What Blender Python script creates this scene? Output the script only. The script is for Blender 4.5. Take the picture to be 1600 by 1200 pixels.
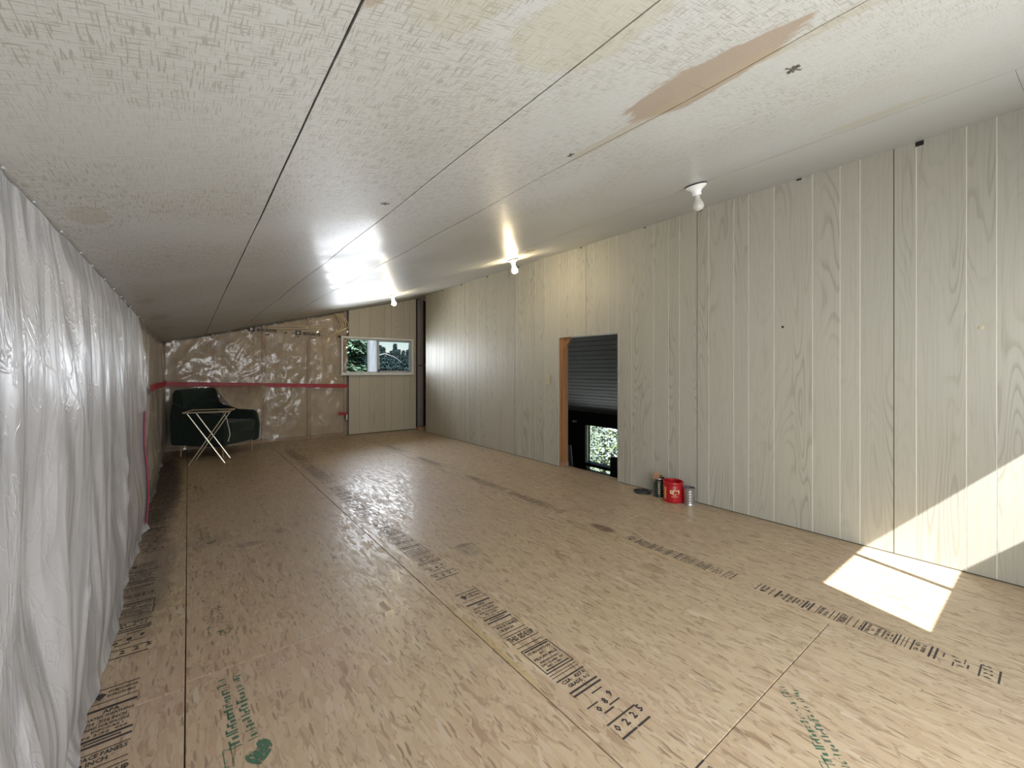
import bpy, bmesh, math, random
from mathutils import Vector, Matrix, Quaternion, noise
random.seed(7)
S = bpy.context.scene
COL = S.collection
for o in list(bpy.data.objects): bpy.data.objects.remove(o)

# ------------------------------------------------------------------ camera, world, lights
CAM_H = 1.09
YAW = math.atan(506/660)
cam = bpy.data.cameras.new('camera'); co = bpy.data.objects.new('camera', cam); COL.objects.link(co)
cam.sensor_width = 36; cam.lens = 660/1600*36; cam.shift_y = -22/1600
cam.clip_start = 0.02; cam.clip_end = 500
co.location = (0, 0, CAM_H); co.rotation_euler = (math.pi/2, 0, -YAW)
S.camera = co

vs = S.view_settings
vs.view_transform = 'Standard'; vs.look = 'None'; vs.gamma = 1; vs.use_curve_mapping = False
vs.exposure = -0.14

W = bpy.data.worlds.new('sky'); S.world = W; W.use_nodes = True
wt = W.node_tree; wt.nodes.clear()
wo = wt.nodes.new('ShaderNodeOutputWorld'); bg = wt.nodes.new('ShaderNodeBackground')
sk = wt.nodes.new('ShaderNodeTexSky'); sk.sky_type = 'NISHITA'; sk.sun_disc = False
sk.sun_elevation = math.radians(45); sk.sun_rotation = math.radians(200); sk.altitude = 600
sk.air_density = 1.0; sk.dust_density = .6
wt.links.new(sk.outputs[0], bg.inputs[0]); bg.inputs[1].default_value = 0.12
wt.links.new(bg.outputs[0], wo.inputs[0])

def lamp(name, kind, energy, loc, rot, color=(1, 1, 1), **kw):
    l = bpy.data.lights.new(name, kind); l.energy = energy; l.color = color
    for k, v in kw.items(): setattr(l, k, v)
    o = bpy.data.objects.new(name, l); COL.objects.link(o); o.location = loc; o.rotation_euler = rot
    return o
sd = Vector((0.32, 1.0, -1.07)).normalized()
sun = lamp('sun', 'SUN', 27, (0, -20, 20), sd.to_track_quat('-Z', 'Y').to_euler(), (1, .97, .92), angle=math.radians(.5))
# daylight coming in through the windows (one soft light just inside each opening), plus an added fill
lamp('daylight_near_window', 'AREA', 9, (2.7, -.53, 1.22), (math.radians(90), 0, 0), (.93, .97, 1), shape='RECTANGLE', size=1.1, size_y=.5)
lamp('fill_near_wall', 'AREA', 64, (.95, -.53, .92), (math.radians(90), 0, 0), (.95, .98, 1), shape='RECTANGLE', size=2.2, size_y=1.2)  # added fill light; the near wall has no opening here
lamp('daylight_far_window', 'AREA', 17, (2.63, 7.2, 1.32), (math.radians(-90), 0, 0), (.88, .93, 1), shape='RECTANGLE', size=1.1, size_y=.5, spread=math.radians(100))
lamp('daylight_low_window', 'AREA', 13, (6.45, 5.3, -.45), (0, math.radians(90), 0), (.9, .97, 1), shape='RECTANGLE', size=.7, size_y=1.5)

# ------------------------------------------------------------------ node helpers
class NT:
    def __init__(s, name):
        s.m = bpy.data.materials.new(name); s.m.use_nodes = True; s.t = s.m.node_tree; s.t.nodes.clear()
        s.out = s.n('ShaderNodeOutputMaterial'); s.b = s.n('ShaderNodeBsdfPrincipled')
        s.t.links.new(s.b.outputs[0], s.out.inputs[0])
        s.tc = s.n('ShaderNodeTexCoord')
        s.obj = s.tc.outputs['Object']
    def n(s, typ, **kw):
        x = s.t.nodes.new(typ)
        for k, v in kw.items(): setattr(x, k, v)
        return x
    def set(s, sock, v):
        if isinstance(v, bpy.types.NodeSocket): s.t.links.new(v, sock)
        elif isinstance(v, (tuple, list)) and len(v) == 3 and sock.type == 'RGBA': sock.default_value = (*v, 1)
        else: sock.default_value = v
    def math(s, op, a, b=0.0, c=None, clamp=False):
        x = s.n('ShaderNodeMath', operation=op, use_clamp=clamp); s.set(x.inputs[0], a); s.set(x.inputs[1], b)
        if c is not None: s.set(x.inputs[2], c)
        return x.outputs[0]
    def vmath(s, op, a, b=(0, 0, 0)):
        x = s.n('ShaderNodeVectorMath', operation=op); s.set(x.inputs[0], a)
        if op == 'SCALE': s.set(x.inputs[3], b)
        else: s.set(x.inputs[1], b)
        return x.outputs['Value'] if op in ('LENGTH', 'DOT_PRODUCT') else x.outputs[0]
    def map(s, v, scale=(1, 1, 1), rot=(0, 0, 0), loc=(0, 0, 0)):
        x = s.n('ShaderNodeMapping'); s.set(x.inputs[0], v); x.inputs['Location'].default_value = loc
        x.inputs['Rotation'].default_value = rot; x.inputs['Scale'].default_value = scale
        return x.outputs[0]
    def noise(s, v, scale=5, detail=2, rough=.5, dist=0, out=0):
        x = s.n('ShaderNodeTexNoise'); s.set(x.inputs['Vector'], v); s.set(x.inputs['Scale'], scale)
        x.inputs['Detail'].default_value = detail; x.inputs['Roughness'].default_value = rough
        x.inputs['Distortion'].default_value = dist
        return x.outputs[out]
    def voro(s, v, scale=5, feature='F1', out='Color', metric='EUCLIDEAN'):
        x = s.n('ShaderNodeTexVoronoi', feature=feature, distance=metric); s.set(x.inputs['Vector'], v); x.inputs['Scale'].default_value = scale
        return x.outputs[out]
    def ramp(s, f, stops, interp='LINEAR'):
        x = s.n('ShaderNodeValToRGB'); s.set(x.inputs[0], f); r = x.color_ramp; r.interpolation = interp
        while len(r.elements) < len(stops): r.elements.new(.5)
        for e, (p, c) in zip(r.elements, stops):
            e.position = p; e.color = (*c, 1) if isinstance(c, (tuple, list)) else (c, c, c, 1)
        return x.outputs[0]
    def smooth(s, v, a, b):
        x = s.n('ShaderNodeMapRange', interpolation_type='SMOOTHSTEP'); s.set(x.inputs[0], v)
        x.inputs[1].default_value = a; x.inputs[2].default_value = b
        return x.outputs[0]
    def mix(s, f, a, b, mode='MIX'):
        x = s.n('ShaderNodeMix', data_type='RGBA', blend_type=mode); s.set(x.inputs[0], f)
        s.set(x.inputs[6], a); s.set(x.inputs[7], b)
        return x.outputs[2]
    def bump(s, h, strength=.3, dist=.01, nrm=None):
        x = s.n('ShaderNodeBump'); s.set(x.inputs['Height'], h); x.inputs['Strength'].default_value = strength
        x.inputs['Distance'].default_value = dist
        if nrm is not None: s.set(x.inputs['Normal'], nrm)
        s.t.links.new(x.outputs[0], s.b.inputs['Normal']); return x.outputs[0]
    def sep(s, v):
        x = s.n('ShaderNodeSeparateXYZ'); s.set(x.inputs[0], v); return x.outputs
    def comb(s, a, b, c):
        x = s.n('ShaderNodeCombineXYZ')
        for i, q in enumerate((a, b, c)): s.set(x.inputs[i], q)
        return x.outputs[0]
    def P(s, **kw):
        for k, v in kw.items():
            s.set(s.b.inputs[{'color': 'Base Color', 'rough': 'Roughness', 'metal': 'Metallic', 'alpha': 'Alpha', 'spec': 'Specular IOR Level',
                              'coat': 'Coat Weight', 'coatr': 'Coat Roughness', 'emit': 'Emission Color', 'estr': 'Emission Strength',
                              'trans': 'Transmission Weight', 'ior': 'IOR', 'sheen': 'Sheen Weight'}[k]], v)
        return s
    def blob(s, cx, cy, rx, ry, edge=.15, wob=.5, fr=9, nz=None):
        """mask of a stain lying at world x,y on a flat surface"""
        v = s.vmath('MULTIPLY', s.vmath('SUBTRACT', s.obj, (cx, cy, 0)), (1/rx, 1/ry, 0))
        l = s.vmath('LENGTH', v)
        nz = nz if nz is not None else s.noise(s.obj, fr, 4, .6)
        d = s.math('ADD', l, s.math('MULTIPLY', s.math('SUBTRACT', nz, .5), wob*2))
        return s.smooth(d, 1.0, 1.0-edge)

M = {}
def plain(name, c, rough=.6, var=.08, vs=(8, 8, 8), metal=0, bump=0, **kw):
    t = NT(name)
    nz = t.noise(t.map(t.obj, vs), 1, 3)
    d = tuple(q*(1-var) for q in c); l = tuple(min(1, q*(1+var)) for q in c)
    t.P(color=t.ramp(nz, [(.3, d), (.7, l)]), rough=rough, metal=metal, **kw)
    if bump: t.bump(nz, bump, .004)
    M[name] = t.m; return t.m

# --- oriented strand board
def osb():
    t = NT('oriented_strand_board')
    oi = t.n('ShaderNodeObjectInfo').outputs['Random']
    base = t.vmath('ADD', t.obj, t.comb(t.math('MULTIPLY', oi, 37.), t.math('MULTIPLY', oi, 91.), 0.))
    warp = t.vmath('SCALE', t.vmath('SUBTRACT', t.noise(base, 9, 2, .5, out=1), (.5, .5, .5)), .025)
    v = t.vmath('ADD', base, warp)
    cols = [(0, (.24, .155, .09)), (.05, (.43, .315, .20)), (.3, (.475, .355, .235)), (.55, (.51, .395, .265)), (.8, (.545, .435, .30)), (.92, (.42, .30, .21)), (1, (.60, .51, .39))]
    col = None; hgt = None
    for k, (rot, sx, sy, ox) in enumerate([(.3, 26, 9, 0), (-.75, 34, 11, 3.3), (1.0, 32, 12, 7.1), (1.5, 44, 14, 5.7), (-.25, 60, 12, 11.9), (.45, 95, 15, 17.3)]):
        vv = t.map(v, (sx, sy, 1), (0, 0, rot), (ox, ox*2, 0))
        vc = t.sep(t.voro(vv, 1.0, metric='CHEBYCHEV'))
        c = t.ramp(vc[0], cols)
        fib = t.noise(t.map(v, (sx*9, sy*1.2, 1), (0, 0, rot), (ox, 0, 0)), 1, 2)
        c = t.mix(t.math('MULTIPLY', fib, .35), c, (.36, .26, .16))
        edge = t.voro(vv, 1.0, 'DISTANCE_TO_EDGE', 'Distance')
        c = t.mix(t.math('MULTIPLY', t.math('SUBTRACT', 1., t.smooth(edge, .0, .09)), t.math('MULTIPLY', t.math('GREATER_THAN', vc[2], .55), .55)), c, (.13, .085, .05))
        if col is None: col = c; hgt = vc[1]
        else:
            msk = t.math('GREATER_THAN', vc[1], .62 if k < 5 else .8)
            col = t.mix(msk, col, c); hm = t.n('ShaderNodeMix'); t.set(hm.inputs[0], msk); t.set(hm.inputs[2], hgt); t.set(hm.inputs[3], vc[2]); hgt = hm.outputs[0]
    # scarce dark slivers along the board
    for k, (rot, sx, sy, thr, dc) in enumerate([(.12, 120, 15, .945, (.13, .075, .04)), (-.45, 110, 17, .965, (.17, .10, .06)), (.9, 120, 18, .975, (.12, .08, .05)), (.0, 38, 9, .993, (.26, .16, .10))]):
        vv = t.map(v, (sx, sy, 1), (0, 0, rot), (31+k*9, 3, 0))
        vc = t.sep(t.voro(vv, 1.0))
        dd = t.voro(vv, 1.0, out='Distance')
        col = t.mix(t.math('MULTIPLY', t.math('MULTIPLY', t.math('GREATER_THAN', vc[0], thr), t.math('LESS_THAN', dd, .42)), .8), col, dc)
    big = t.noise(base, 1.6, 3)
    col = t.mix(.25, col, t.ramp(big, [(.3, (.38, .28, .23)), (.5, (.40, .32, .22)), (.7, (.39, .33, .20))]))
    # dirt and soot marks, seam lines and pink tints; darker brown around the armchair
    wn = t.noise(t.obj, 11, 4, .65)
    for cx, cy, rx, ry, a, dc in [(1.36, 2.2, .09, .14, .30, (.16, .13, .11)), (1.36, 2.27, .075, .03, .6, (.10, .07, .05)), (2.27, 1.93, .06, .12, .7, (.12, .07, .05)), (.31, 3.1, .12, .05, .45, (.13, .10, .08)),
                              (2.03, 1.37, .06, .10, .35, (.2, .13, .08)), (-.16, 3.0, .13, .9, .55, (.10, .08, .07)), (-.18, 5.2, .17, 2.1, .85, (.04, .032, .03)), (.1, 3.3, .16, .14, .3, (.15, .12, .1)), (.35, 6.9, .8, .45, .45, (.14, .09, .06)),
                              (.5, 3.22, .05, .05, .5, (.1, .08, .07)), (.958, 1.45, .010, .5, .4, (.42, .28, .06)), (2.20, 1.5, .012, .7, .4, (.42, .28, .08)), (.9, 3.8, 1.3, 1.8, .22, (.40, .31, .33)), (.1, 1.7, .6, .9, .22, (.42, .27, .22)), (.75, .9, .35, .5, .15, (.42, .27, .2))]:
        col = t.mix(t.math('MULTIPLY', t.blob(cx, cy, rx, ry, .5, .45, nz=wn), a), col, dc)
    t.P(color=col, rough=t.ramp(hgt, [(0, .27), (1, .56)]), spec=.45)
    t.bump(hgt, .5, .002)
    M['osb'] = t.m
osb()

# --- embossed linen pattern ceiling board, glossy paint with water stains
def ceil_mat():
    t = NT('linen_ceiling_board')
    w = t.vmath('ADD', t.obj, t.vmath('SCALE', t.vmath('SUBTRACT', t.noise(t.obj, 6, 2, out=1), (.5, .5, .5)), .004))
    a = t.noise(t.map(w, (26, 330, 0)), 1, 2, .55); b = t.noise(t.map(w, (330, 26, 0), loc=(9, 4, 0)), 1, 2, .55)
    fa = t.noise(t.map(w, (24, 420, 0)), 1, 2); fb = t.noise(t.map(w, (420, 24, 0)), 1, 2)
    ma = t.smooth(a, .55, .63); mb = t.smooth(b, .55, .63)
    xx = t.sep(t.obj)[0]
    fade = t.smooth(xx, 2.4, .9)                      # the print is worn away towards the high side
    patch = t.smooth(t.noise(t.obj, 2.2, 3), .32, .62)
    k = t.math('MULTIPLY', t.math('MAXIMUM', ma, mb), t.math('MULTIPLY', t.math('ADD', patch, .35), t.math('MULTIPLY_ADD', fade, .8, .2)), clamp=True)
    col = t.mix(t.smooth(t.noise(t.obj, .9, 3), .35, .65), (.45, .45, .425), (.485, .49, .485))
    col = t.mix(t.math('MULTIPLY', k, .72), col, (.26, .245, .20))
    fine = t.math('MULTIPLY', t.math('SUBTRACT', t.math('MAXIMUM', fa, fb), .5), t.math('MULTIPLY', fade, 1.4), clamp=True)
    col = t.mix(fine, col, (.35, .32, .25))
    wn = t.noise(t.map(t.obj, (16, 6, 0)), 1, 6, .65)
    for cx, cy, rx, ry, al, dc in [(.985, .54, .10, .24, .92, (.30, .235, .175)), (1.035, .72, .035, .42, .40, (.34, .28, .18)), (1.06, .22, .03, .25, .35, (.34, .28, .18)),
                               (.55, .50, .13, .15, .34, (.36, .33, .2)), (.19, .49, .045, .09, .6, (.27, .2, .12)), (.30, .50, .09, .10, .25, (.36, .33, .2)), (2.17, .46, .05, .20, .42, (.40, .35, .22)), (2.24, .62, .02, .3, .28, (.38, .35, .25)),
                               (-.2, 1.50, .04, .08, .35, (.3, .27, .18)), (1.75, .42, .09, .18, .25, (.42, .40, .32)), (-.2, 3.2, .05, .12, .35, (.25, .2, .14)), (-.17, 4.2, .06, .2, .35, (.25, .2, .14)), (-.17, 5.2, .06, .2, .35, (.25, .2, .14))]:
        col = t.mix(t.math('MULTIPLY', t.blob(cx, cy, rx, ry, .16, .55, nz=wn), al), col, dc)
    t.P(color=col, rough=t.math('MULTIPLY_ADD', fade, .06, .40), spec=.45, coat=.12, coatr=.14)
    t.bump(t.math('ADD', t.math('MULTIPLY', k, -1.), t.math('MULTIPLY', t.noise(t.obj, 14, 2), 1.2)), .12, .003)
    M['ceiling'] = t.m
ceil_mat()

# --- whitewashed wood print panelling
def panel_mat(name, light, dark, axis='Y'):
    t = NT(name)
    oi = t.n('ShaderNodeObjectInfo').outputs['Random']
    xyz = t.sep(t.obj); h = xyz[1] if axis == 'Y' else xyz[0]; z = xyz[2]
    v = t.comb(t.math('MULTIPLY_ADD', oi, 50., t.math('MULTIPLY', h, 6.5)), t.math('MULTIPLY_ADD', oi, 31., t.math('MULTIPLY', z, .85)), t.math('MULTIPLY', oi, 20.))
    n1 = t.noise(v, 1, 1.5, .4, .3)
    rings = t.math('FRACT', t.math('MULTIPLY', n1, 17.))
    line = t.ramp(rings, [(0, .0), (.35, .12), (.55, .9), (.66, 1.), (.74, .1), (1, 0)])
    zone = t.smooth(t.noise(v, .8, 1), .42, .62)
    streak = t.noise(t.map(t.obj, (160, 160, 2.2)), 1, 3, .6)
    k = t.math('MULTIPLY', line, t.math('MULTIPLY_ADD', zone, .42, .10))
    k = t.math('MULTIPLY', k, t.math('MULTIPLY_ADD', streak, 1., .4), clamp=True)
    bc = t.mix(t.math('MULTIPLY', oi, .8), light, tuple(q*.90 for q in light))
    bc = t.mix(t.math('MULTIPLY', t.smooth(t.noise(t.map(t.obj, (2, 2, .8)), 1, 2), .35, .7), .35), bc, (light[0]*1.0, light[1]*.955, light[2]*.90))
    col = t.mix(k, bc, dark)
    col = t.mix(t.math('MULTIPLY', t.smooth(streak, .45, .75), .22), col, dark)
    t.P(color=col, rough=.5, spec=.3)
    t.bump(t.math('ADD', t.math('MULTIPLY', k, -.6), t.math('MULTIPLY', t.noise(t.obj, 3.5, 1), 2.5)), .12, .004)
    M[name] = t.m
panel_mat('wall_panelling', (.475, .465, .405), (.25, .235, .18))
panel_mat('far_panelling', (.50, .46, .38), (.34, .31, .24), 'X')

def plastic(name, tint, opac, fold=1.0, rough=.16):
    t = NT(name)
    t.t.links.remove(t.out.inputs[0].links[0])
    tr = t.n('ShaderNodeBsdfTransparent'); mx = t.n('ShaderNodeMixShader')
    cr = t.noise(t.map(t.obj, (8, 8, 4.5) if fold > .75 else (5, 5, 3)), 1, 4, .55, 1.2)
    rid = t.math('ABSOLUTE', t.math('SUBTRACT', cr, .5))
    t.P(color=tint, rough=rough, spec=.65)
    t.b.inputs['Subsurface Weight'].default_value = 0
    cr2 = t.noise(t.map(t.obj, (17, 17, 12) if fold > .75 else (9, 9, 7), (0, .5, 0), (5, 3, 1)), 1, 2, .5, 1.6)
    rid2 = t.math('ABSOLUTE', t.math('SUBTRACT', cr2, .5))
    hh = t.math('ADD', t.math('MULTIPLY', t.noise(t.map(t.obj, (7, 7, 3)), 1, 1, .5, .5), .25), t.math('ADD', t.math('MULTIPLY', t.math('MINIMUM', rid, .025), -1.6), t.math('MULTIPLY', t.math('MINIMUM', rid2, .03), -1.2)))
    t.bump(hh, .6*fold, .05)
    if fold > .5: milk = t.smooth(t.noise(t.map(t.obj, (3, 3, 1.2)), 1, 3, .6, .6), .3, .75); mr = .16
    else:
        f1 = t.math('ABSOLUTE', t.math('SUBTRACT', t.noise(t.map(t.obj, (4.5, 4.5, .8)), 1, 3, .5, 1.2), .5)); f2 = t.math('ABSOLUTE', t.math('SUBTRACT', t.noise(t.map(t.obj, (9, 9, 1.3), (.25, 0, 0), (3, 7, 2)), 1, 2, .5, .8), .5))
        milk = t.math('MULTIPLY', t.smooth(f1, .0, .10), t.math('MULTIPLY_ADD', t.smooth(f2, .0, .07), .5, .5)); mr = .34  # fold shading put into opacity: clearer creases let the dark batts show
        t.bump(t.math('ADD', hh, t.math('ADD', t.math('MULTIPLY', t.math('MINIMUM', f1, .08), .9), t.math('MULTIPLY', t.math('MINIMUM', f2, .05), .8))), .3, .06)
    op = t.math('MULTIPLY_ADD', milk, mr, opac, clamp=True)
    t.t.links.new(op, mx.inputs[0]); t.t.links.new(tr.outputs[0], mx.inputs[1]); t.t.links.new(t.b.outputs[0], mx.inputs[2])
    gl = t.n('ShaderNodeBsdfGlossy'); gl.inputs['Roughness'].default_value = rough*.7; lw = t.n('ShaderNodeLayerWeight'); lw.inputs[0].default_value = .25
    t.t.links.new(t.b.inputs['Normal'].links[0].from_socket, gl.inputs['Normal']); m2 = t.n('ShaderNodeMixShader')
    t.t.links.new(t.math('MULTIPLY_ADD', t.math('POWER', lw.outputs['Facing'], 2.), .25, .05*fold), m2.inputs[0])
    t.t.links.new(mx.outputs[0], m2.inputs[1]); t.t.links.new(gl.outputs[0], m2.inputs[2]); t.t.links.new(m2.outputs[0], t.out.inputs[0])
    M[name] = t.m
plastic('milky_plastic', (.50, .50, .525), .58, .35, .38)
plastic('flap_plastic', (.46, .39, .31), .74, .8, .16)
plastic('clear_plastic', (.50, .42, .33), .17, 1.0, .13)
plastic('far_left_plastic', (.56, .53, .50), .40, .9)

def ink(name, col, thr):
    t = NT(name); t.t.links.remove(t.out.inputs[0].links[0])
    tr = t.n('ShaderNodeBsdfTransparent'); mx = t.n('ShaderNodeMixShader'); t.P(color=col, rough=.6)
    w = t.n('ShaderNodeTexCoord'); g = t.n('ShaderNodeNewGeometry').outputs['Position']
    nz = t.noise(g, 60, 4, .7); nb = t.noise(g, 5, 2)
    f = t.smooth(t.math('ADD', nz, t.math('MULTIPLY', nb, .5)), thr-.12, thr+.1)
    t.t.links.new(f, mx.inputs[0]); t.t.links.new(tr.outputs[0], mx.inputs[1]); t.t.links.new(t.b.outputs[0], mx.inputs[2])
    t.t.links.new(mx.outputs[0], t.out.inputs[0]); M[name] = t.m
ink('black_ink', (.035, .03, .028), .58)
ink('worn_black_ink', (.045, .035, .03), .67)
ink('green_ink', (.05, .13, .08), .70)
ink('faded_green_ink', (.12, .14, .10), .80)

plain('subfloor', (.10, .06, .03), .9)
plain('white_paint', (.66, .66, .60), .5)
plain('groove_white', (.84, .83, .76), .5)
plain('dark_joint', (.10, .09, .07), .8)
plain('fir_stud', (.36, .22, .14), .6, .22, (60, 60, 2), bump=.1)
plain('orange_stud', (.36, .19, .09), .5, .22, (60, 60, 2), bump=.1)
plain('kraft', (.47, .37, .26), .75, .12, (5, 5, 5), bump=.5)
plain('fibreglass', (.27, .235, .245), .95, .14, (6, 6, 3), bump=.8)
plain('red_tape', (.36, .015, .03), .45, .2, (14, 14, 14))
plain('pink_tape', (.40, .03, .09), .35, .15)
plain('black', (.012, .012, .012), .5)
plain('dark_brown', (.016, .010, .008), .6)
plain('green_fabric', (.007, .020, .015), .9, .25, (30, 30, 30), bump=.3, sheen=.15)
plain('leg_wood', (.42, .26, .15), .5)
plain('brass_tube', (.78, .72, .58), .28, metal=.7)
plain('tray_glass', (.055, .065, .02), .08)
plain('porcelain', (.80, .81, .80), .25)
plain('black_plastic', (.012, .013, .014), .45)
plain('red_plastic', (.42, .008, .014), .30)
plain('cream_print', (.80, .66, .38), .5)
plain('gold_print', (.62, .33, .08), .45)
plain('can_green', (.02, .035, .028), .35, .3, (60, 60, 60))
plain('can_steel', (.52, .52, .54), .28, metal=.9)
plain('bristle', (.62, .38, .22), .8, .4, (80, 80, 80))
plain('bristle_dark', (.18, .06, .03), .6)
plain('vinyl', (.74, .75, .74), .35)
plain('alu', (.42, .43, .45), .35, metal=.6)
plain('ivory', (.52, .47, .32), .4)
plain('wire', (.66, .54, .34), .5)
plain('cord', (.72, .72, .66), .6)
plain('grey_board', (.36, .355, .35), .75, .3, (1.5, 70, 70), bump=.2)
plain('grey_card', (.30, .30, .29), .7)
plain('seat_dark', (.03, .03, .035), .6)
plain('bark', (.16, .12, .09), .9, .4, (6, 6, 2), bump=.6)
plain('pale_bark', (.10, .11, .13), .8, .2, (12, 12, 2), bump=.5)
plain('needle', (.07, .13, .085), .7, .5, (1.5, 1.5, 1.5))
plain('needle_far', (.022, .048, .055), .8, .4, (.6, .6, .6))
plain('leaf', (.17, .22, .20), .6, .6, (3, 3, 3))
plain('lawn', (.12, .16, .07), .9, .3)
def glass(name):
    t = NT(name); t.t.links.remove(t.out.inputs[0].links[0])
    tr = t.n('ShaderNodeBsdfTransparent'); gl = t.n('ShaderNodeBsdfGlossy'); gl.inputs['Roughness'].default_value = .02
    fr = t.n('ShaderNodeLayerWeight'); fr.inputs[0].default_value = .12; mx = t.n('ShaderNodeMixShader')
    nz = t.noise(t.obj, 2, 2); t.t.links.new(t.ramp(nz, [(0, (.93, .95, .96)), (1, (.97, .98, .98))]), tr.inputs[0])
    t.t.links.new(t.math('MULTIPLY', t.math('POWER', fr.outputs['Facing'], 3.), .5), mx.inputs[0]); t.t.links.new(tr.outputs[0], mx.inputs[1]); t.t.links.new(gl.outputs[0], mx.inputs[2]); t.t.links.new(mx.outputs[0], t.out.inputs[0])
    M[name] = t.m
glass('pane_glass')
t = NT('lit_bulb'); t.P(color=(1, .95, .8), rough=.3, emit=t.ramp(t.noise(t.obj, 5), [(0, (1, .80, .48)), (1, (1, .84, .55))]), estr=330.); M['lit_bulb'] = t.m
t = NT('frosted_bulb'); t.P(color=t.ramp(t.noise(t.obj, 30), [(0, (.62, .60, .54)), (1, (.70, .68, .62))]), rough=.15, alpha=.75, spec=.6); M['frosted_bulb'] = t.m

# ------------------------------------------------------------------ mesh helpers
def link(name, me, mat, parent=None, smooth=False):
    o = bpy.data.objects.new(name, me); COL.objects.link(o)
    if mat: me.materials.append(M[mat]) if isinstance(mat, str) and not me.materials else None
    if smooth:
        for p in me.polygons: p.use_smooth = True
        me.set_sharp_from_angle(angle=math.radians(40))
    if parent: o.parent = parent
    return o
def obj(name, bm, mat, parent=None, smooth=False):
    bmesh.ops.recalc_face_normals(bm, faces=bm.faces)
    me = bpy.data.meshes.new(name); bm.to_mesh(me); bm.free()
    return link(name, me, mat, parent, smooth)
def tag(o, label=None, cat=None, group=None, kind=None):
    if label: o['label'] = label
    if cat: o['category'] = cat
    if group: o['group'] = group
    if kind: o['kind'] = kind
    return o
def thing(name, label, cat, loc, rz=0, group=None):
    o = bpy.data.objects.new(name, None); o.empty_display_size = .1; COL.objects.link(o); o.location = loc; o.rotation_euler = (0, 0, rz)
    return tag(o, label, cat, group)
def setting(name):
    o = bpy.data.objects.new(name, None); COL.objects.link(o); return tag(o, kind='structure')
def box(bm, a, b, bevel=0, seg=1, mat=None):
    r = bmesh.ops.create_cube(bm, size=1); vs_ = r['verts']
    c = [(a[i]+b[i])/2 for i in range(3)]; s = [abs(b[i]-a[i]) for i in range(3)]
    for v in vs_: v.co = Vector((v.co.x*s[0]+c[0], v.co.y*s[1]+c[1], v.co.z*s[2]+c[2]))
    if bevel:
        es = list({e for v in vs_ for e in v.link_edges})
        r2 = bmesh.ops.bevel(bm, geom=es, offset=bevel, segments=seg, affect='EDGES', profile=.5)
        vs_ = list({v for f in r2['faces'] for v in f.verts} | {v for v in vs_ if v.is_valid})
    if mat is not None: bmesh.ops.transform(bm, matrix=mat, verts=vs_)
    return vs_
def tube(bm, pts, r, n=8, cap=True):
    pts = [Vector(p) for p in pts]; rings = []
    rr = r if isinstance(r, (list, tuple)) else [r]*len(pts)
    up = None
    for i, p in enumerate(pts):
        d = (pts[min(i+1, len(pts)-1)]-pts[max(i-1, 0)]).normalized()
        if up is None: up = d.orthogonal().normalized()
        up = (up-d*up.dot(d)).normalized(); sd_ = d.cross(up)
        rings.append([bm.verts.new(p+(up*math.cos(2*math.pi*k/n)+sd_*math.sin(2*math.pi*k/n))*rr[i]) for k in range(n)])
    for a, b in zip(rings, rings[1:]):
        for k in range(n): bm.faces.new((a[k], a[(k+1) % n], b[(k+1) % n], b[k]))
    if cap: bm.faces.new(rings[0]); bm.faces.new(rings[-1])
def lathe(bm, prof, n=24, c=(0, 0, 0), close=True):
    rings = []
    for r, z in prof:
        if r < 1e-5: rings.append([bm.verts.new((c[0], c[1], c[2]+z))])
        else: rings.append([bm.verts.new((c[0]+r*math.cos(2*math.pi*k/n), c[1]+r*math.sin(2*math.pi*k/n), c[2]+z)) for k in range(n)])
    for a, b in zip(rings, rings[1:]):
        for k in range(n):
            q = [a[k % len(a)], a[(k+1) % len(a)], b[(k+1) % len(b)], b[k % len(b)]]
            q = list(dict.fromkeys(q))
            if len(q) > 2:
                try: bm.faces.new(q)
                except ValueError: pass
def B(): return bmesh.new()
def simple(name, a, b, mat, parent=None, bevel=0, seg=1, m=None):
    bm = B(); box(bm, a, b, bevel, seg, m); return obj(name, bm, mat, parent)

# ------------------------------------------------------------------ room dimensions
XL, XR, YN, YF = -.26, 3.32, -.6, 7.25
CZ0 = 1.467+.26*.2606; CK = .2606
def cz(x): return CZ0+CK*x

# ------------------------------------------------------------------ floor: boards with gaps
floor = simple('floor', (XL-.15, YN-.1, -.06), (XR+.03, YF+.05, -.0125), 'subfloor'); tag(floor, kind='structure')
simple('floor_edge_joist', (XR+.03, YN-.1, -.30), (XR+.115, YF+.05, -.012), 'dark_brown', floor)
strips = [(-.285, -.008, [.35, 1.83, 4.27]), (-.008, .945, [1.86, 4.30, 6.74]), (.945, 2.19, [.612, 3.05, 5.49]), (2.19, XR+.115, [1.93, 4.37, 6.81])]
boards = {}
for si, (x0, x1, cuts) in enumerate(strips):
    ys = [YN-.08]+[c for c in cuts]+[YF+.03]
    for a, b in zip(ys, ys[1:]):
        g = .0019
        o = simple('board', (x0+g, a+g*.8, -.0125), (x1-g, b-g*.8, 0), 'osb', floor, .0012)
        boards[(si, round(a, 2))] = (o, x0, a, b)
def board_at(si, y):
    for (s, _), (o, x0, a, b) in boards.items():
        if s == si and a <= y <= b: return o

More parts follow.
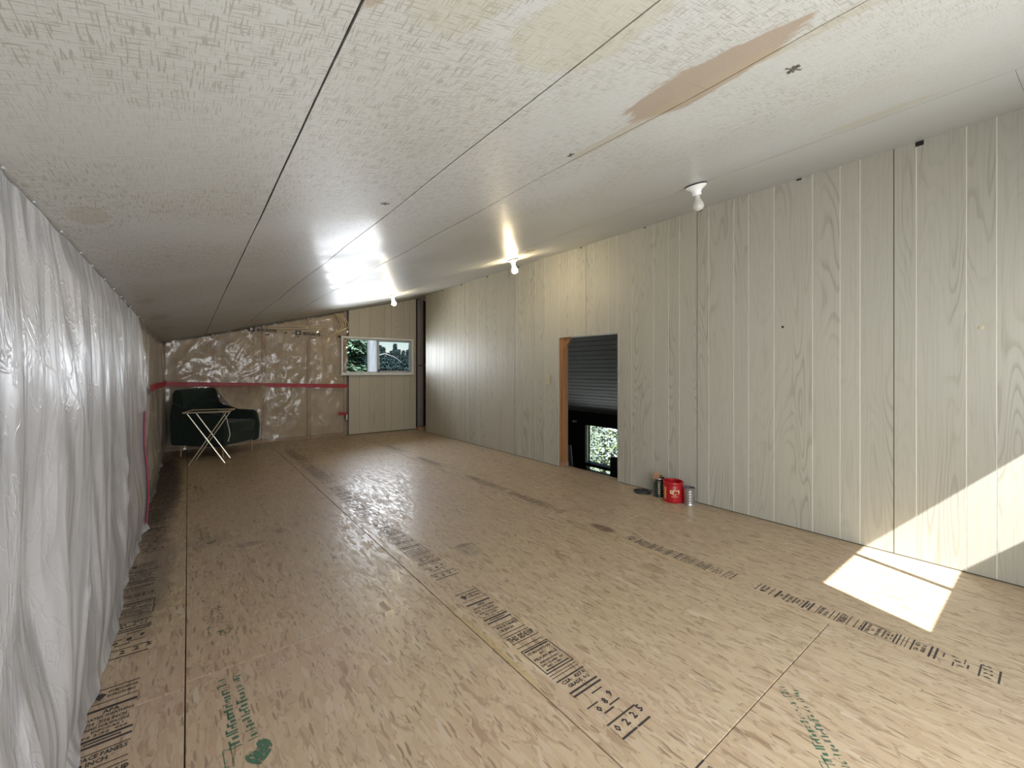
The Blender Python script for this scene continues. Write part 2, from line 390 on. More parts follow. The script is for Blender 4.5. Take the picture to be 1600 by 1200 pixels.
# ---- printed stamps on the boards (flat ink)
def glyphs(txt, w, h, bold=False):
    cu = bpy.data.curves.new('t', 'FONT'); cu.body = txt; cu.size = 1; cu.resolution_u = 1
    if bold: cu.offset = .035
    ob = bpy.data.objects.new('t', cu); COL.objects.link(ob)
    dg = bpy.context.evaluated_depsgraph_get(); me = ob.evaluated_get(dg).to_mesh()
    vs_ = [v.co.copy() for v in me.vertices]; fs = [tuple(p.vertices) for p in me.polygons]
    ob.evaluated_get(dg).to_mesh_clear(); bpy.data.objects.remove(ob); bpy.data.curves.remove(cu)
    if not vs_: return [], []
    x0 = min(v.x for v in vs_); x1 = max(v.x for v in vs_); y0 = min(v.y for v in vs_); y1 = max(v.y for v in vs_)
    return [((v.x-x0)/(x1-x0)*w, (v.y-y0)/(y1-y0)*h) for v in vs_], fs
class Print:
    def __init__(s): s.v = []; s.f = []
    def rect(s, x0, y0, x1, y1):
        n = len(s.v); s.v += [(x0, y0), (x1, y0), (x1, y1), (x0, y1)]; s.f.append((n, n+1, n+2, n+3))
    def poly(s, pts):
        n = len(s.v); s.v += pts; s.f.append(tuple(range(n, n+len(pts))))
    def text(s, t, x, y, w, h, bold=True):
        v, f = glyphs(t, w, h, bold); n = len(s.v)
        s.v += [(a+x, b+y) for a, b in v]; s.f += [tuple(i+n for i in q) for q in f]
    def mesh(s, name, mat):
        me = bpy.data.meshes.new(name); me.from_pydata([(a, b, 0) for a, b in s.v], [], s.f); me.materials.append(M[mat]); return me
P = Print()       # x 0..0.135 across, y downwards from 0 to -1.02
P.rect(0, -.005, .125, 0)
P.poly([(.012, -.03), (.03, -.022), (.045, -.035), (.036, -.05), (.03, -.062), (.022, -.05)])
P.text('STURD-I-WOOD', .047, -.034, .075, .016); P.text('BY PELICAN MILLS', .047, -.055, .07, .013)
P.rect(0, -.080, .125, -.076); P.rect(0, -.118, .125, -.106)
P.text('APA', .045, -.140, .04, .018); P.text('RATED SHEATHING', .012, -.160, .108, .014)
P.text('20/10  7/16 INCH', .0, -.186, .105, .019); P.text('SIZED FOR SPACING', .012, -.205, .10, .013); P.text('EXPOSURE 1', .03, -.222, .07, .011)
P.text('PS 2-92  000', .012, -.240, .10, .012); P.rect(0, -.256, .125, -.246); P.rect(.02, -.268, .10, -.262); P.rect(0, -.285, .125, -.276)
P.rect(0, -.315, .125, -.311); P.text('SPACE PANELS', .01, -.338, .11, .018); P.text('1/8 INCH', .01, -.362, .07, .018)
P.rect(0, -.378, .125, -.374); P.rect(0, -.400, .125, -.396); P.text('THIS SIDE UP', .0, -.440, .13, .032); P.rect(0, -.452, .135, -.448)
P.rect(0, -.482, .125, -.478)
P.rect(0, -.505, .135, -.500); P.rect(0, -.65, .135, -.645); P.rect(0, -.65, .004, -.5); P.rect(.131, -.65, .135, -.5)
P.rect(.008, -.517, .127, -.509); P.text('STURD-I-WOOD', .01, -.538, .115, .014); P.text('BY', .055, -.556, .02, .012); P.text('PELICAN MILLS', .012, -.576, .11, .014)
P.text('EDMONDSON BROS', .02, -.596, .095, .010); P.text('EAU CLAIRE  CA', .015, -.612, .105, .011); P.text('NO. 11486', .03, -.626, .07, .010)
P.rect(.01, -.637, .125, -.631)
P.rect(0, -.664, .13, -.661); P.rect(0, -.678, .13, -.675); P.rect(.0, -.700, .135, -.694)
P.text('CSA   437.0', .012, -.722, .11, .018); P.text('GRADE  0-2', .02, -.744, .10, .017)
P.rect(0, -.764, .135, -.756); P.rect(0, -.782, .135, -.774)
P.rect(.0, -.84, .05, -.835); P.rect(.06, -.805, .11, -.800); P.text('0', .022, -.873, .018, .026); P.text('8', .062, -.862, .018, .028); P.text('9', .10, -.85, .018, .028)
P.rect(.03, -.885, .075, -.879); P.rect(.07, -.872, .12, -.867)
P.rect(0, -.92, .135, -.914); P.text('0', .01, -.955, .018, .028); P.text('2', .05, -.955, .018, .028); P.text('2', .09, -.952, .018, .028); P.text('5', .128, -.948, .018, .028)
P.rect(0, -.978, .135, -.971)
stamp_mesh = P.mesh('ink_stamp', 'black_ink'); worn_mesh = stamp_mesh.copy(); worn_mesh.materials.clear(); worn_mesh.materials.append(M['worn_black_ink'])
def stamp(si, x, y, sx, sy, worn=False):
    bd = board_at(si, y-.4)
    if not bd: return
    o = bpy.data.objects.new('ink_stamp', worn_mesh if worn else stamp_mesh); COL.objects.link(o)
    o.location = (x, y, .0006); o.scale = (sx, sy, 1); o.parent = bd
for y, w in ((.603, 0), (1.774, 0), (2.96, 1), (4.12, 1), (5.3, 1), (6.4, 1)): stamp(2, 1.018, y+.01, 1, 1.02, w)
for y, w in ((.935, 0), (1.72, 0), (3.0, 1), (3.75, 1), (4.9, 1), (6.0, 1)): stamp(3, 2.232, y, .72, .82 if y < 1.5 else .68, w)
for y, w in ((.84, 0), (1.99, 0), (3.15, 0), (4.3, 1), (5.45, 1), (6.5, 1)): stamp(0, -.262, y, 1.02, 1, w)
# green mill marks: a leaf, an outlined tab and two rows of print running along the board
G = Print()
random.seed(3)
for row, y0 in ((0, 0), (.045, .02)):
    x = .10
    while x < .46:
        w = random.choice((.004, .007, .012)); h = random.uniform(.016, .034)
        G.rect(x, y0+row*.5+random.uniform(0, .006), x+w, y0+row*.5+h)
        if random.random() < .5: G.rect(x, y0+row*.5+h-.005, x+w+.012, y0+row*.5+h)
        x += w+random.uniform(.004, .012)
G.poly([(-.012, .012), (.002, -.006), (.018, -.020), (.040, -.028), (.062, -.026), (.080, -.014), (.086, .002), (.074, .010), (.060, .008), (.052, .020), (.056, .034), (.044, .044), (.024, .042), (.006, .030)])
G.rect(.03, .07, .10, .073); G.rect(.04, .09, .11, .093); G.poly([(.03, .07), (.04, .09), (.043, .09), (.033, .07)]); G.poly([(.1, .07), (.11, .09), (.113, .09), (.103, .07)])
gm = G.mesh('mill_mark', 'green_ink'); gm2 = gm.copy(); gm2.materials.clear(); gm2.materials.append(M['faded_green_ink'])
for si, x, y, r, s in ((1, .17, 1.36, 1.62, .95), (1, .13, 2.1, 1.6, .85), (1, .12, 3.25, 1.6, .8), (1, .11, 4.6, 1.6, .8), (2, 1.38, .30, .75, .8)):
    bd = board_at(si, y+.1); o = bpy.data.objects.new('mill_mark', gm if y < 1.5 else gm2); COL.objects.link(o); o.location = (x, y, .0007); o.rotation_euler = (0, 0, r); o.scale = (s, s, 1); o.parent = bd

# ------------------------------------------------------------------ ceiling
ceiling = B(); vsx = [(XL-.3, cz(XL-.3)), (XR+.25, cz(XR+.25))]
v = [ceiling.verts.new(p) for p in [(vsx[0][0], YN-.2, vsx[0][1]+.018), (vsx[1][0], YN-.2, vsx[1][1]+.018), (vsx[1][0], YF+.2, vsx[1][1]+.018), (vsx[0][0], YF+.2, vsx[0][1]+.018)]]
v2 = [ceiling.verts.new(q.co+Vector((0, 0, .15))) for q in v]
ceiling.faces.new(v); ceiling.faces.new(v2[::-1])
for i in range(4): ceiling.faces.new((v[i], v[(i+1) % 4], v2[(i+1) % 4], v2[i]))
ceiling = obj('ceiling', ceiling, 'dark_joint'); tag(ceiling, kind='structure')
def sag(x, y):
    a = min(1, max(0, (y-1.2)/2.5))
    r = noise.noise(Vector((x*1.1, y*2.2, 3.1)))*(.004+.006*a)+noise.noise(Vector((x*2.2, y*6.5, 9.)))*.0030*a
    edge = .014*math.exp(-((x-2.42)/.35)**2)*(.5+.5*math.sin(y*2.1+1))*a
    return r-edge-.006*math.exp(-((x-1.05)/.06)**2)*math.exp(-((y-.55)/.2)**2)
cx = [XL-.02, .185, .612, 1.045, 2.265, XR+.24]
for i, (a, b) in enumerate(zip(cx, cx[1:])):
    off = (.2, .9, .55, 1.5, .1)[i]
    ys = [YN-.02]+[off+2.44*k for k in range(4) if YN+.2 < off+2.44*k < YF-.2]+[YF+.1]
    for y0, y1 in zip(ys, ys[1:]):
        bm = B(); nx = max(4, int((b-a)/.06)); ny = max(4, int((y1-y0)/.06)); gx = .0022; gy = .0005
        rows = []
        for j in range(ny+1):
            row = []
            for k in range(nx+1):
                x = a+gx+(b-a-2*gx)*k/nx; y = y0+gy+(y1-y0-2*gy)*j/ny
                if k == 0: x += .0025*noise.noise(Vector((y*3, a*9, 0)))*.6
                row.append(bm.verts.new((x, y, cz(x)+sag(x, y))))
            rows.append(row)
        for j in range(ny):
            for k in range(nx): bm.faces.new((rows[j][k], rows[j+1][k], rows[j+1][k+1], rows[j][k+1]))
        f = list(bm.faces); ex = bmesh.ops.extrude_face_region(bm, geom=f)
        for q in ex['geom']:
            if isinstance(q, bmesh.types.BMVert): q.co.z += .008
        obj('ceiling_board', bm, 'ceiling', ceiling, True)
# a torn opening edge, staples and marks on the boards
for x, y, l, w in ((1.217, .415, .030, .004), (1.217, .415, .022, .004), (.994, .98, .018, .004), (.55, 1.45, .016, .006)):
    bm = B(); ang = random.uniform(0, 3)
    box(bm, (-l, -w/2, -.0015), (l, w/2, .0), 0, 1, Matrix.Rotation(ang, 4, 'Z')); box(bm, (-l*.7, -w/2, -.0017), (l*.7, w/2, .0), 0, 1, Matrix.Rotation(ang+1.1, 4, 'Z'))
    o = obj('nail_mark', bm, 'dark_joint', ceiling); o.location = (x, y, cz(x)+sag(x, y)-.001); o.rotation_euler = (0, -math.atan(CK), 0)
bm = B(); lathe(bm, [(0, -.006), (.04, -.006), (.046, 0)], 20)
o = obj('ceiling_box_cover', bm, 'ivory', ceiling); o.location = (2.462, 2.944, cz(2.462)+sag(2.462, 2.944)-.001); o.rotation_euler = (0, -math.atan(CK), 0)

# ------------------------------------------------------------------ right wall: plank faced panelling sheets with a low doorway
DY0, DY1, DZ = 2.64, 3.465, 1.452
wr = B()
def wallbox(bm, y0, y1, z0, z1, x0, x1): box(bm, (x0, y0, z0), (x1, y1, z1))
HT = cz(XR)+.012
WE = 6.825
for a, b, c, d in ((YN, DY0, 0, HT), (DY1, WE, 0, HT), (DY0, DY1, DZ, HT)): wallbox(wr, a, b, c, d, XR+.0016, XR+.115)
wall_right = obj('wall_right', wr, 'groove_white'); tag(wall_right, kind='structure')
offs = [0, .158, .26, .411, .645, .818, .925, 1.122, 1.22]
random.seed(11)
for k in range(-1, 6):
    base = .610+1.22*k
    for a, b in zip(offs, offs[1:]):
        y0 = base+a; y1 = base+b
        if y1 < YN or y0 > WE: continue
        y0 = max(y0, YN); y1 = min(y1, WE)
        g0 = .0022 if a > 0 else .0025; g1 = .0022 if b < 1.22 else .0025
        segs = []
        lo = .006; hi = cz(XR)+.004
        cuts = sorted({y0, y1} | {c for c in (DY0, DY1) if y0 < c < y1})
        bm = B()
        for p, q in zip(cuts, cuts[1:]):
            pp = p+(g0 if p == y0 else 0); qq = q-(g1 if q == y1 else 0)
            zz = DZ if (p+q)/2 > DY0 and (p+q)/2 < DY1 else lo
            box(bm, (XR, pp, zz), (XR+.0018, qq, hi))
        obj('plank', bm, 'wall_panelling', wall_right)
    if YN < base < WE and not (DY0 < base < DY1): simple('joint', (XR+.0006, base-.0022, 0), (XR+.0017, base+.0035, HT-.01), 'dark_joint', wall_right)
    elif DY0 < base < DY1: simple('joint', (XR+.0006, base-.0022, DZ), (XR+.0017, base+.0035, HT-.01), 'dark_joint', wall_right)
# dark gaps chipped out along the top edge, nail holes and screw heads
for y, l, h in ((.499, .035, .024), (1.10, .03, .008), (1.80, .03, .010), (2.33, .02, .008), (3.12, .02, .013), (4.2, .05, .010), (4.9, .035, .014), (5.6, .04, .014), (6.2, .03, .010)):
    simple('gap', (XR-.0012, y-l/2, cz(XR)-.004-h), (XR+.0042, y+l/2, cz(XR)-.001), 'black', wall_right)
for y, z, r, m in ((1.2, 1.392, .008, 'black'), (.263, 1.313, .012, 'ivory'), (4.263, 1.098, .006, 'black'), (3.757, 1.454, .006, 'black'), (3.757, 1.49, .005, 'black'), (1.905, 1.35, .006, 'ivory')):
    bm = B(); lathe(bm, [(0, .002), (r*.7, .002), (r, 0)], 12); o = obj('screw_head', bm, m, wall_right); o.location = (XR-.0004, y, z); o.rotation_euler = (0, -math.pi/2, 0)
# doorway lining
door = setting('door_1')
simple('jamb_stud', (XR+.006, DY1-.002, 0), (XR+.115, DY1+.036, DZ+.0), 'orange_stud', door)
simple('jamb_stud', (XR+.030, DY1-.036, 0), (XR+.112, DY1-.003, DZ-.002), 'orange_stud', door)
simple('sill_block', (XR+.01, DY1-.04, 0), (XR+.116, DY1-.001, .045), 'fir_stud', door)
simple('jamb_stud', (XR+.006, DY0-.036, 0), (XR+.115, DY0-.001, DZ), 'orange_stud', door)
simple('head_stud', (XR+.006, DY0, DZ+.001), (XR+.115, DY1, DZ+.037), 'dark_brown', door)
bm = B(); vv = [bm.verts.new(p) for p in [(0, DY1-.037, DZ-.002), (0, DY1-.15, DZ-.002), (0, DY1-.037, DZ-.135)]]; f = bm.faces.new(vv)
ex = bmesh.ops.extrude_face_region(bm, geom=[f])
for q in ex['geom']:
    if isinstance(q, bmesh.types.BMVert): q.co.x += .014
o = obj('corner_brace', bm, 'orange_stud', door); o.location.x = XR+.05
# strip of trim at floor where the wall meets the boards
simple('trim_1', (XR-.002, DY1, 0.0005), (XR+.004, WE, .006), 'dark_joint').__setitem__('kind', 'structure')
simple('trim_2', (XR-.002, YN, 0.0005), (XR+.004, DY0, .006), 'dark_joint').__setitem__('kind', 'structure')

# ------------------------------------------------------------------ near wall (behind the camera) with its window
WX0, WX1, WZ0, WZ1 = 2.145, 3.27, .99, 1.46
wn_ = B()
def nb(x0, x1, z0, z1):
    box(wn_, (x0, YN-.02, z0), (x1, YN, z1))
nb(XL-.1, WX0, 0, cz(XL-.1)); nb(WX0, WX1, 0, WZ0); nb(WX1, XR+.1, 0, cz(XR)+.03); nb(WX0, WX1, WZ1, cz(WX0))
# sloping tops
vv = [(XL-.1, cz(XL-.1)-.001), (WX0, cz(XL-.1)-.001), (WX0, cz(WX0)+.01), (XL-.1, cz(XL-.1)+.01)]
def prism(bm, pts, y0, y1):
    a = [bm.verts.new((p[0], y0, p[1])) for p in pts]; b = [bm.verts.new((p[0], y1, p[1])) for p in pts]
    bm.faces.new(a); bm.faces.new(b[::-1])
    for i in range(len(a)): bm.faces.new((a[i], a[(i+1) % len(a)], b[(i+1) % len(b)], b[i]))
prism(wn_, vv, YN-.02, YN)
prism(wn_, [(WX0, cz(WX0)-.001), (WX1, cz(WX0)-.001), (WX1, cz(WX1)+.01), (WX0, cz(WX0)+.01)], YN-.02, YN)
tag(obj('wall_near', wn_, 'white_paint'), kind='structure')
w = setting('window_2')
bm = B()
for a, b in (((WX0-.03, WZ0-.03), (WX1+.03, WZ0)), ((WX0-.03, WZ1), (WX1+.03, WZ1+.03)), ((WX0-.03, WZ0), (WX0, WZ1)), ((WX1, WZ0), (WX1+.03, WZ1)), ((2.688, WZ0), (2.718, WZ1))):
    box(bm, (a[0], YN-.021, a[1]), (b[0], YN+.012, b[1]))
obj('window_frame', bm, 'vinyl', w)
simple('window_pane', (WX0, YN-.014, WZ0), (WX1, YN-.010, WZ1), 'pane_glass', w)

# ------------------------------------------------------------------ left wall: studs, batts greyed to show as darker folds, milky vapour barrier, red tape
lw = B(); box(lw, (XL-.16, YN, 0), (XL-.13, YF+.1, cz(XL-.13)+.01)); wall_left = obj('wall_left', lw, 'dark_joint'); tag(wall_left, kind='structure')
ys = [-.6+.61*k for k in range(14)]
ys = [y for y in ys if y < YF]
for k, y in enumerate(ys):
    simple('stud', (XL-.13, y-.019, 0), (XL-.03, y+.019, cz(XL-.1)), 'fir_stud', wall_left)
for y0, y1 in zip(ys, ys[1:]+[YF+.05]):
    bm = B(); box(bm, (XL-.13, y0+.02, .0), (XL-.04, y1-.02, cz(XL-.1)-.005), .02, 3); obj('insulation_batt', bm, 'fibreglass' if y0 < 3.6 else 'kraft', wall_left, True)
def sheet(name, mat, parent, u0, u1, z0, z1, du, dz, fn):
    """grid u along wall, z up; fn(u,z)->world point"""
    nu = int((u1-u0)/du)+1; bm = B(); rows = []
    for i in range(nu+1):
        u = u0+(u1-u0)*i/nu; a, b = z0(u), z1(u); nz_ = max(6, int((b-a)/dz)); rows.append([bm.verts.new(fn(u, a+(b-a)*j/NZ)) for j in range(NZ+1)])
    for i in range(nu):
        for j in range(NZ): bm.faces.new((rows[i][j], rows[i+1][j], rows[i+1][j+1], rows[i][j+1]))
    return obj(name, bm, mat, parent, True)
NZ = 70
def N(x, y, z=0): return noise.noise(Vector((x, y, z)))
def ridg(x, y, z=0): return 1-2*abs(N(x, y, z))
def leftfn(u, z):
    t_ = z/1.45
    amp = .35+.65*math.sin(math.pi*min(1, max(0, 1-t_)))  # slacker towards the middle
    skew = u+.10*(1-t_)*math.sin(u*3)
    f = N(skew*2.1, z*.55, 1)*.055*amp+ridg(skew*3.6, z*.7+N(u, z)*.5, 5)*.036*amp+ridg(skew*8+z*1.1, z*1.3, 8)*.010*amp+N(u*16, z*3, 2)*.0008
    lump = .045*math.exp(-((z-.25)/.25)**2)*(.5+N(u*1.3, 0, 4))
    seam = .036*math.exp(-((u-3.83)/.06)**2)*min(1, (1.5-z)/.3); f *= 1-.6*math.exp(-((u-3.55)/.45)**2)
    top = min(1, (1.47-z)/.12) if z > 1.35 else 1
    d = (f+lump)*max(0, top)+seam
    foot = .03*max(0, 1-z/.06)*(1+N(u*7, 0, 2)*2)
    x = XL+.0+d*.9-.012+foot*.5
    return Vector((x, u, z))
bar = thing('vapour_barrier', 'milky loose plastic sheeting hung down the low left wall in vertical folds', 'plastic sheet', (XL, 3, 0))
def reparent(o, p):
    o.parent = p; o.matrix_parent_inverse = Matrix.Translation(-Vector(p.location)) if p.rotation_euler.z == 0 else (Matrix.Translation(p.location) @ Matrix.Rotation(p.rotation_euler.z, 4, 'Z')).inverted()
    return o
reparent(sheet('sheet', 'milky_plastic', None, YN+.01, 3.80, lambda u: .004, lambda u: cz(XL)-.012+.012*N(u*6, 1), .022, .02, leftfn), bar)
reparent(sheet('sheet', 'far_left_plastic', None, 3.80, YF-.03, lambda u: .004, lambda u: cz(XL)-.012+.010*N(u*6, 1), .025, .02, leftfn), bar)
def strip(name, mat, parent, pts, half, nrm_off, vertical=False):
    bm = B(); prev = None
    for p in pts:
        p = Vector(p); h = Vector((0, half, 0)) if vertical else Vector((0, 0, half))
        a = bm.verts.new(p-h+nrm_off); b = bm.verts.new(p+h+nrm_off)
        if prev: bm.faces.new((prev[0], a, b, prev[1]))
        prev = (a, b)
    ex = bmesh.ops.extrude_face_region(bm, geom=list(bm.faces))
    for q in ex['geom']:
        if isinstance(q, bmesh.types.BMVert): q.co -= nrm_off*.4
    return obj(name, bm, mat, parent)
reparent(strip('tape', 'pink_tape', None, [leftfn(3.785+.008*math.sin(z*4), z) for z in [.05+.04*i for i in range(20)]], .026, Vector((.012, 0, 0)), True), bar)
reparent(strip('tape', 'red_tape', None, [leftfn(4.9+.06*i, .925-.0*i) for i in range(39)], .028, Vector((.010, 0, 0))), bar)
reparent(strip('print_band', 'black', None, [leftfn(3.9+.05*i, .93) for i in range(6)], .02, Vector((.010, 0, 0))), bar)
# crumpled top edge stapled along the ceiling, and the rolled foot near the camera
for i in range(16):
    y = .6+i*.23+random.uniform(-.05, .05)
    simple('staple', (XL+.008, y-.006, cz(XL)-.035), (XL+.012, y+.006, cz(XL)-.031), 'alu', bar)
for c in bar.children:
    if c.name.startswith('staple'): reparent(c, bar)

# ------------------------------------------------------------------ far wall: studs, kraft batts, clear plastic; panelling and window at right
FWX1 = XR+.24
FX0, FX1, FZ0, FZ1 = 2.03, 3.262, 1.022, 1.640
fw = B(); yb0, yb1 = YF+.13, YF+.15
box(fw, (XL-.16, yb0, -.1), (FX0, yb1, cz(XL))); prism(fw, [(XL-.16, cz(XL)-.001), (FX0, cz(XL)-.001), (FX0, cz(FX0)+.02), (XL-.16, cz(XL)+.0)], yb0, yb1)
box(fw, (FX0, yb0, -.1), (FX1, yb1, FZ0)); box(fw, (FX0, yb0, FZ1), (FX1, yb1, cz(FX0)))
prism(fw, [(FX0, cz(FX0)-.001), (FX1, cz(FX0)-.001), (FX1, cz(FX1)+.02), (FX0, cz(FX0)+.02)], yb0, yb1)
box(fw, (FX1, yb0, -.1), (FWX1+.02, yb1, cz(FX1)+.06))
wall_far = obj('wall_far', fw, 'dark_joint'); tag(wall_far, kind='structure')
sx = [XL-.02, .278, .894, 1.517, 2.08]
for x in sx:
    bm = B(); prism(bm, [(x-.019, 0), (x+.019, 0), (x+.019, cz(x)-.01), (x-.019, cz(x)-.02)], YF+.035, YF+.13); obj('stud', bm, 'fir_stud', wall_far)
for a, b in zip(sx, sx[1:]):
    bm = B(); x0, x1 = a+.02, b-.02; prism(bm, [(x0, .04), (x1, .04), (x1, cz(x1)-.03), (x0, cz(x0)-.03)], YF+.045, YF+.12)
    bmesh.ops.bevel(bm, geom=list(bm.edges), offset=.015, segments=2, affect='EDGES'); obj('insulation_batt', bm, 'kraft', wall_far, True)
simple('bottom_plate', (XL, YF+.03, 0), (2.1, YF+.13, .038), 'fir_stud', wall_far)
# panelling sheet around the window
px = [2.127, 2.30, 2.47, 2.74, 2.86, 3.10, 3.215, 3.33]
for a, b in zip(px, px[1:]):
    g = .0012; bm = B(); x0 = a+g; x1 = b-g
    if b <= 3.25:
        prism(bm, [(x0, .012), (x1, .012), (x1, FZ0-.02), (x0, FZ0-.02)], YF, YF+.006)
        prism(bm, [(x0, FZ1+.01), (x1, FZ1+.01), (x1, cz(x1)-.008), (x0, cz(x0)-.008)], YF, YF+.006)
    else:
        prism(bm, [(x0, .012), (x1, .012), (x1, FZ0-.02), (x0, FZ0-.02)], YF, YF+.006)
        prism(bm, [(max(x0, FX1+.01), FZ0-.02), (x1, FZ0-.02), (x1, FZ1+.01), (max(x0, FX1+.01), FZ1+.01)], YF, YF+.006)
        prism(bm, [(x0, FZ1+.01), (x1, FZ1+.01), (x1, cz(x1)-.008), (x0, cz(x0)-.008)], YF, YF+.006)
    obj('plank', bm, 'far_panelling', wall_far)
bm = B(); prism(bm, [(2.13, .01), (3.33, .01), (3.33, FZ0-.021), (2.13, FZ0-.021)], YF+.007, YF+.03); prism(bm, [(2.13, FZ1+.011), (3.33, FZ1+.011), (3.33, cz(3.33)-.01), (2.13, cz(2.13)-.01)], YF+.007, YF+.03); box(bm, (FX1+.011, YF+.007, FZ0-.021), (3.33, YF+.03, FZ1+.011))
obj('backing', bm, 'groove_white', wall_far)
# narrow unfinished bay in the corner
corner = simple('wall_corner', (FWX1, WE, 0), (FWX1+.02, YF+.15, cz(FWX1)), 'kraft'); tag(corner, kind='structure')
corner.name = 'wall_corner_recess'
simple('wall_recess_return', (XR+.0, WE+.001, 0), (FWX1, WE+.004, cz(XR)), 'dark_joint').__setitem__('kind', 'structure')
simple('stud', (3.335, YF+.03, 0), (3.375, YF+.125, cz(3.33)), 'dark_brown', wall_far)  # both bay studs near-black: the corner's shadow lines are put into their colour
simple('stud', (3.50, YF+.02, 0), (3.545, YF+.125, cz(3.5)), 'dark_brown', wall_far)
bm = B(); prism(bm, [(3.376, .045), (3.499, .045), (3.499, cz(3.48)-.02), (3.376, cz(3.376)-.02)], YF+.05, YF+.12); obj('insulation_batt', bm, 'fibreglass', wall_far)
simple('bracket', (3.345, YF+.005, 1.16), (3.53, YF+.045, 1.185), 'dark_joint', wall_far)
simple('bottom_plate', (3.33, YF-.12, 0), (3.54, YF+.03, .045), 'fir_stud', wall_far)

# window
win = setting('window_1')
def frame(x0, x1, z0, z1, t_, y0, y1, name, mat, bottom=None):
    bm = B(); bt = bottom or t_
    box(bm, (x0, y0, z0), (x1, y1, z0+bt), .003); box(bm, (x0, y0, z1-t_), (x1, y1, z1), .003)
    box(bm, (x0, y0, z0+bt), (x0+t_, y1, z1-t_), .003); box(bm, (x1-t_, y0, z0+bt), (x1, y1, z1-t_), .003)
    return obj(name, bm, mat, win)
frame(FX0-.03, FX1+.008, FZ0-.012, FZ1+.008, .028, YF-.03, YF+.10, 'window_frame', 'vinyl', .034)
frame(FX0, 2.645, FZ0+.022, FZ1-.022, .016, YF+.045, YF+.07, 'window_sash', 'vinyl')
frame(2.615, FX1-.022, FZ0+.022, FZ1-.022, .034, YF+.015, YF+.04, 'window_sash', 'alu')
simple('window_pane', (FX0+.01, YF+.055, FZ0+.03), (2.64, YF+.059, FZ1-.03), 'pane_glass', win)
simple('window_pane', (2.64, YF+.026, FZ0+.03), (FX1-.05, YF+.030, FZ1-.03), 'pane_glass', win)
simple('window_latch', (2.628, YF+.004, 1.055), (2.65, YF+.016, 1.10), 'black', win)
bm = B(); box(bm, (FX0-.055, YF-.055, FZ0-.022), (FX1+.02, YF-.0, FZ0-.011), .003); obj('window_sill', bm, 'vinyl', win)

# clear plastic over the far wall studs
def farfn(u, z):
    d = .016*N(u*2.5, z*2.5, 1)+.016*max(0, ridg(u*3+z*1.3, z*2.2-u, 4)-.3)+.012*max(0, ridg(u*5-z*3, z*3+u*2, 7)-.5)+.004*N(u*14, z*12, 3)
    st = min(abs(u-s_) for s_ in sx); d *= min(1, .35+st*4)
    d += .02*math.exp(-((z-.25)/.22)**2)*max(0, N(u*2.0, 1, 6)+.4)
    return Vector((u, YF+.022-d-.010, z))
fb = thing('clear_vapour_barrier', 'crinkled clear plastic sheeting over tan batts on the far wall', 'plastic sheet', (1, YF, 0))
reparent(sheet('sheet', 'clear_plastic', None, XL+.02, 2.115, lambda u: .004, lambda u: cz(u)-.012+.006*N(u*6, 1), .022, .02, farfn), fb)
NZ = 16
EDG = [(.27, 6.90, .85), (.30, 6.5, .83), (.37, 6.42, .71), (.42, 6.42, .64), (.52, 6.45, .585), (.62, 6.5, .575), (.76, 6.65, .565), (.84, 6.95, .52)]
bm = B(); rows = []
for i in range(29):
    t_ = i/28*(len(EDG)-1); k = min(int(t_), len(EDG)-2); f = t_-k
    e = Vector(EDG[k]).lerp(Vector(EDG[k+1]), f); tp = Vector((.28+.66*i/28, YF-.035, .868))
    row = []
    for j in range(15):
        s_ = j/14; p = tp.lerp(e, s_); p.y += (-.04*math.sin(s_*math.pi))+.018*N(i*.35, s_*1.4, 2)*math.sin(min(1, s_*2)*math.pi/2)
        p.z += .008*math.sin(s_*math.pi)+.01*N(i*.5, s_*2, 8); row.append(bm.verts.new(p))
    rows.append(row)
for i in range(28):
    for j in range(14): bm.faces.new((rows[i][j], rows[i+1][j], rows[i+1][j+1], rows[i][j+1]))
reparent(obj('loose_flap', bm, 'flap_plastic', None, True), fb)
reparent(strip('tape', 'red_tape', None, [Vector((x, YF-.035+.006*N(x*5, 1), .903-.034*(x+.236)+.003*N(x*9, 2))) for x in [-.24+.06*i for i in range(40)]], .030, Vector((0, -.006, 0))), fb)
reparent(simple('tape', (1.95, YF-.04, .345), (2.08, YF-.036, .395), 'red_tape'), fb)
# lettering printed along the top edge of the film
pm = Print()
for x in (.0, .62):
    pm.rect(x, 0, x+.075, .068); pm.text('D', x+.10-.10+.02, .016, .032, .036); pm.text('BUCKEYE', x+.11, .008, .25, .046)
    pm.rect(x+.40, .02, x+.44, .026); pm.rect(x+.48, .01, x+.5, .03); pm.rect(x+.02, -.03, x+.05, -.018); pm.rect(x+.22, -.035, x+.27, -.022)
mesh = bpy.data.meshes.new('lettering'); mesh.from_pydata([(.70+a, YF-.030, 1.655+b-.036*a) for a, b in pm.v], [], pm.f); mesh.materials.append(M['black'])
reparent(tag(link('lettering', mesh, None), kind='stuff'), fb)
dm = Print()
for x in (.0, .62): dm.text('D', x+.02, .014, .036, .040)
mesh = bpy.data.meshes.new('lettering'); mesh.from_pydata([(.70+a, YF-.0315, 1.655+b-.036*a) for a, b in dm.v], [], dm.f); mesh.materials.append(M['cord'])
reparent(tag(link('lettering', mesh, None), kind='stuff'), fb)
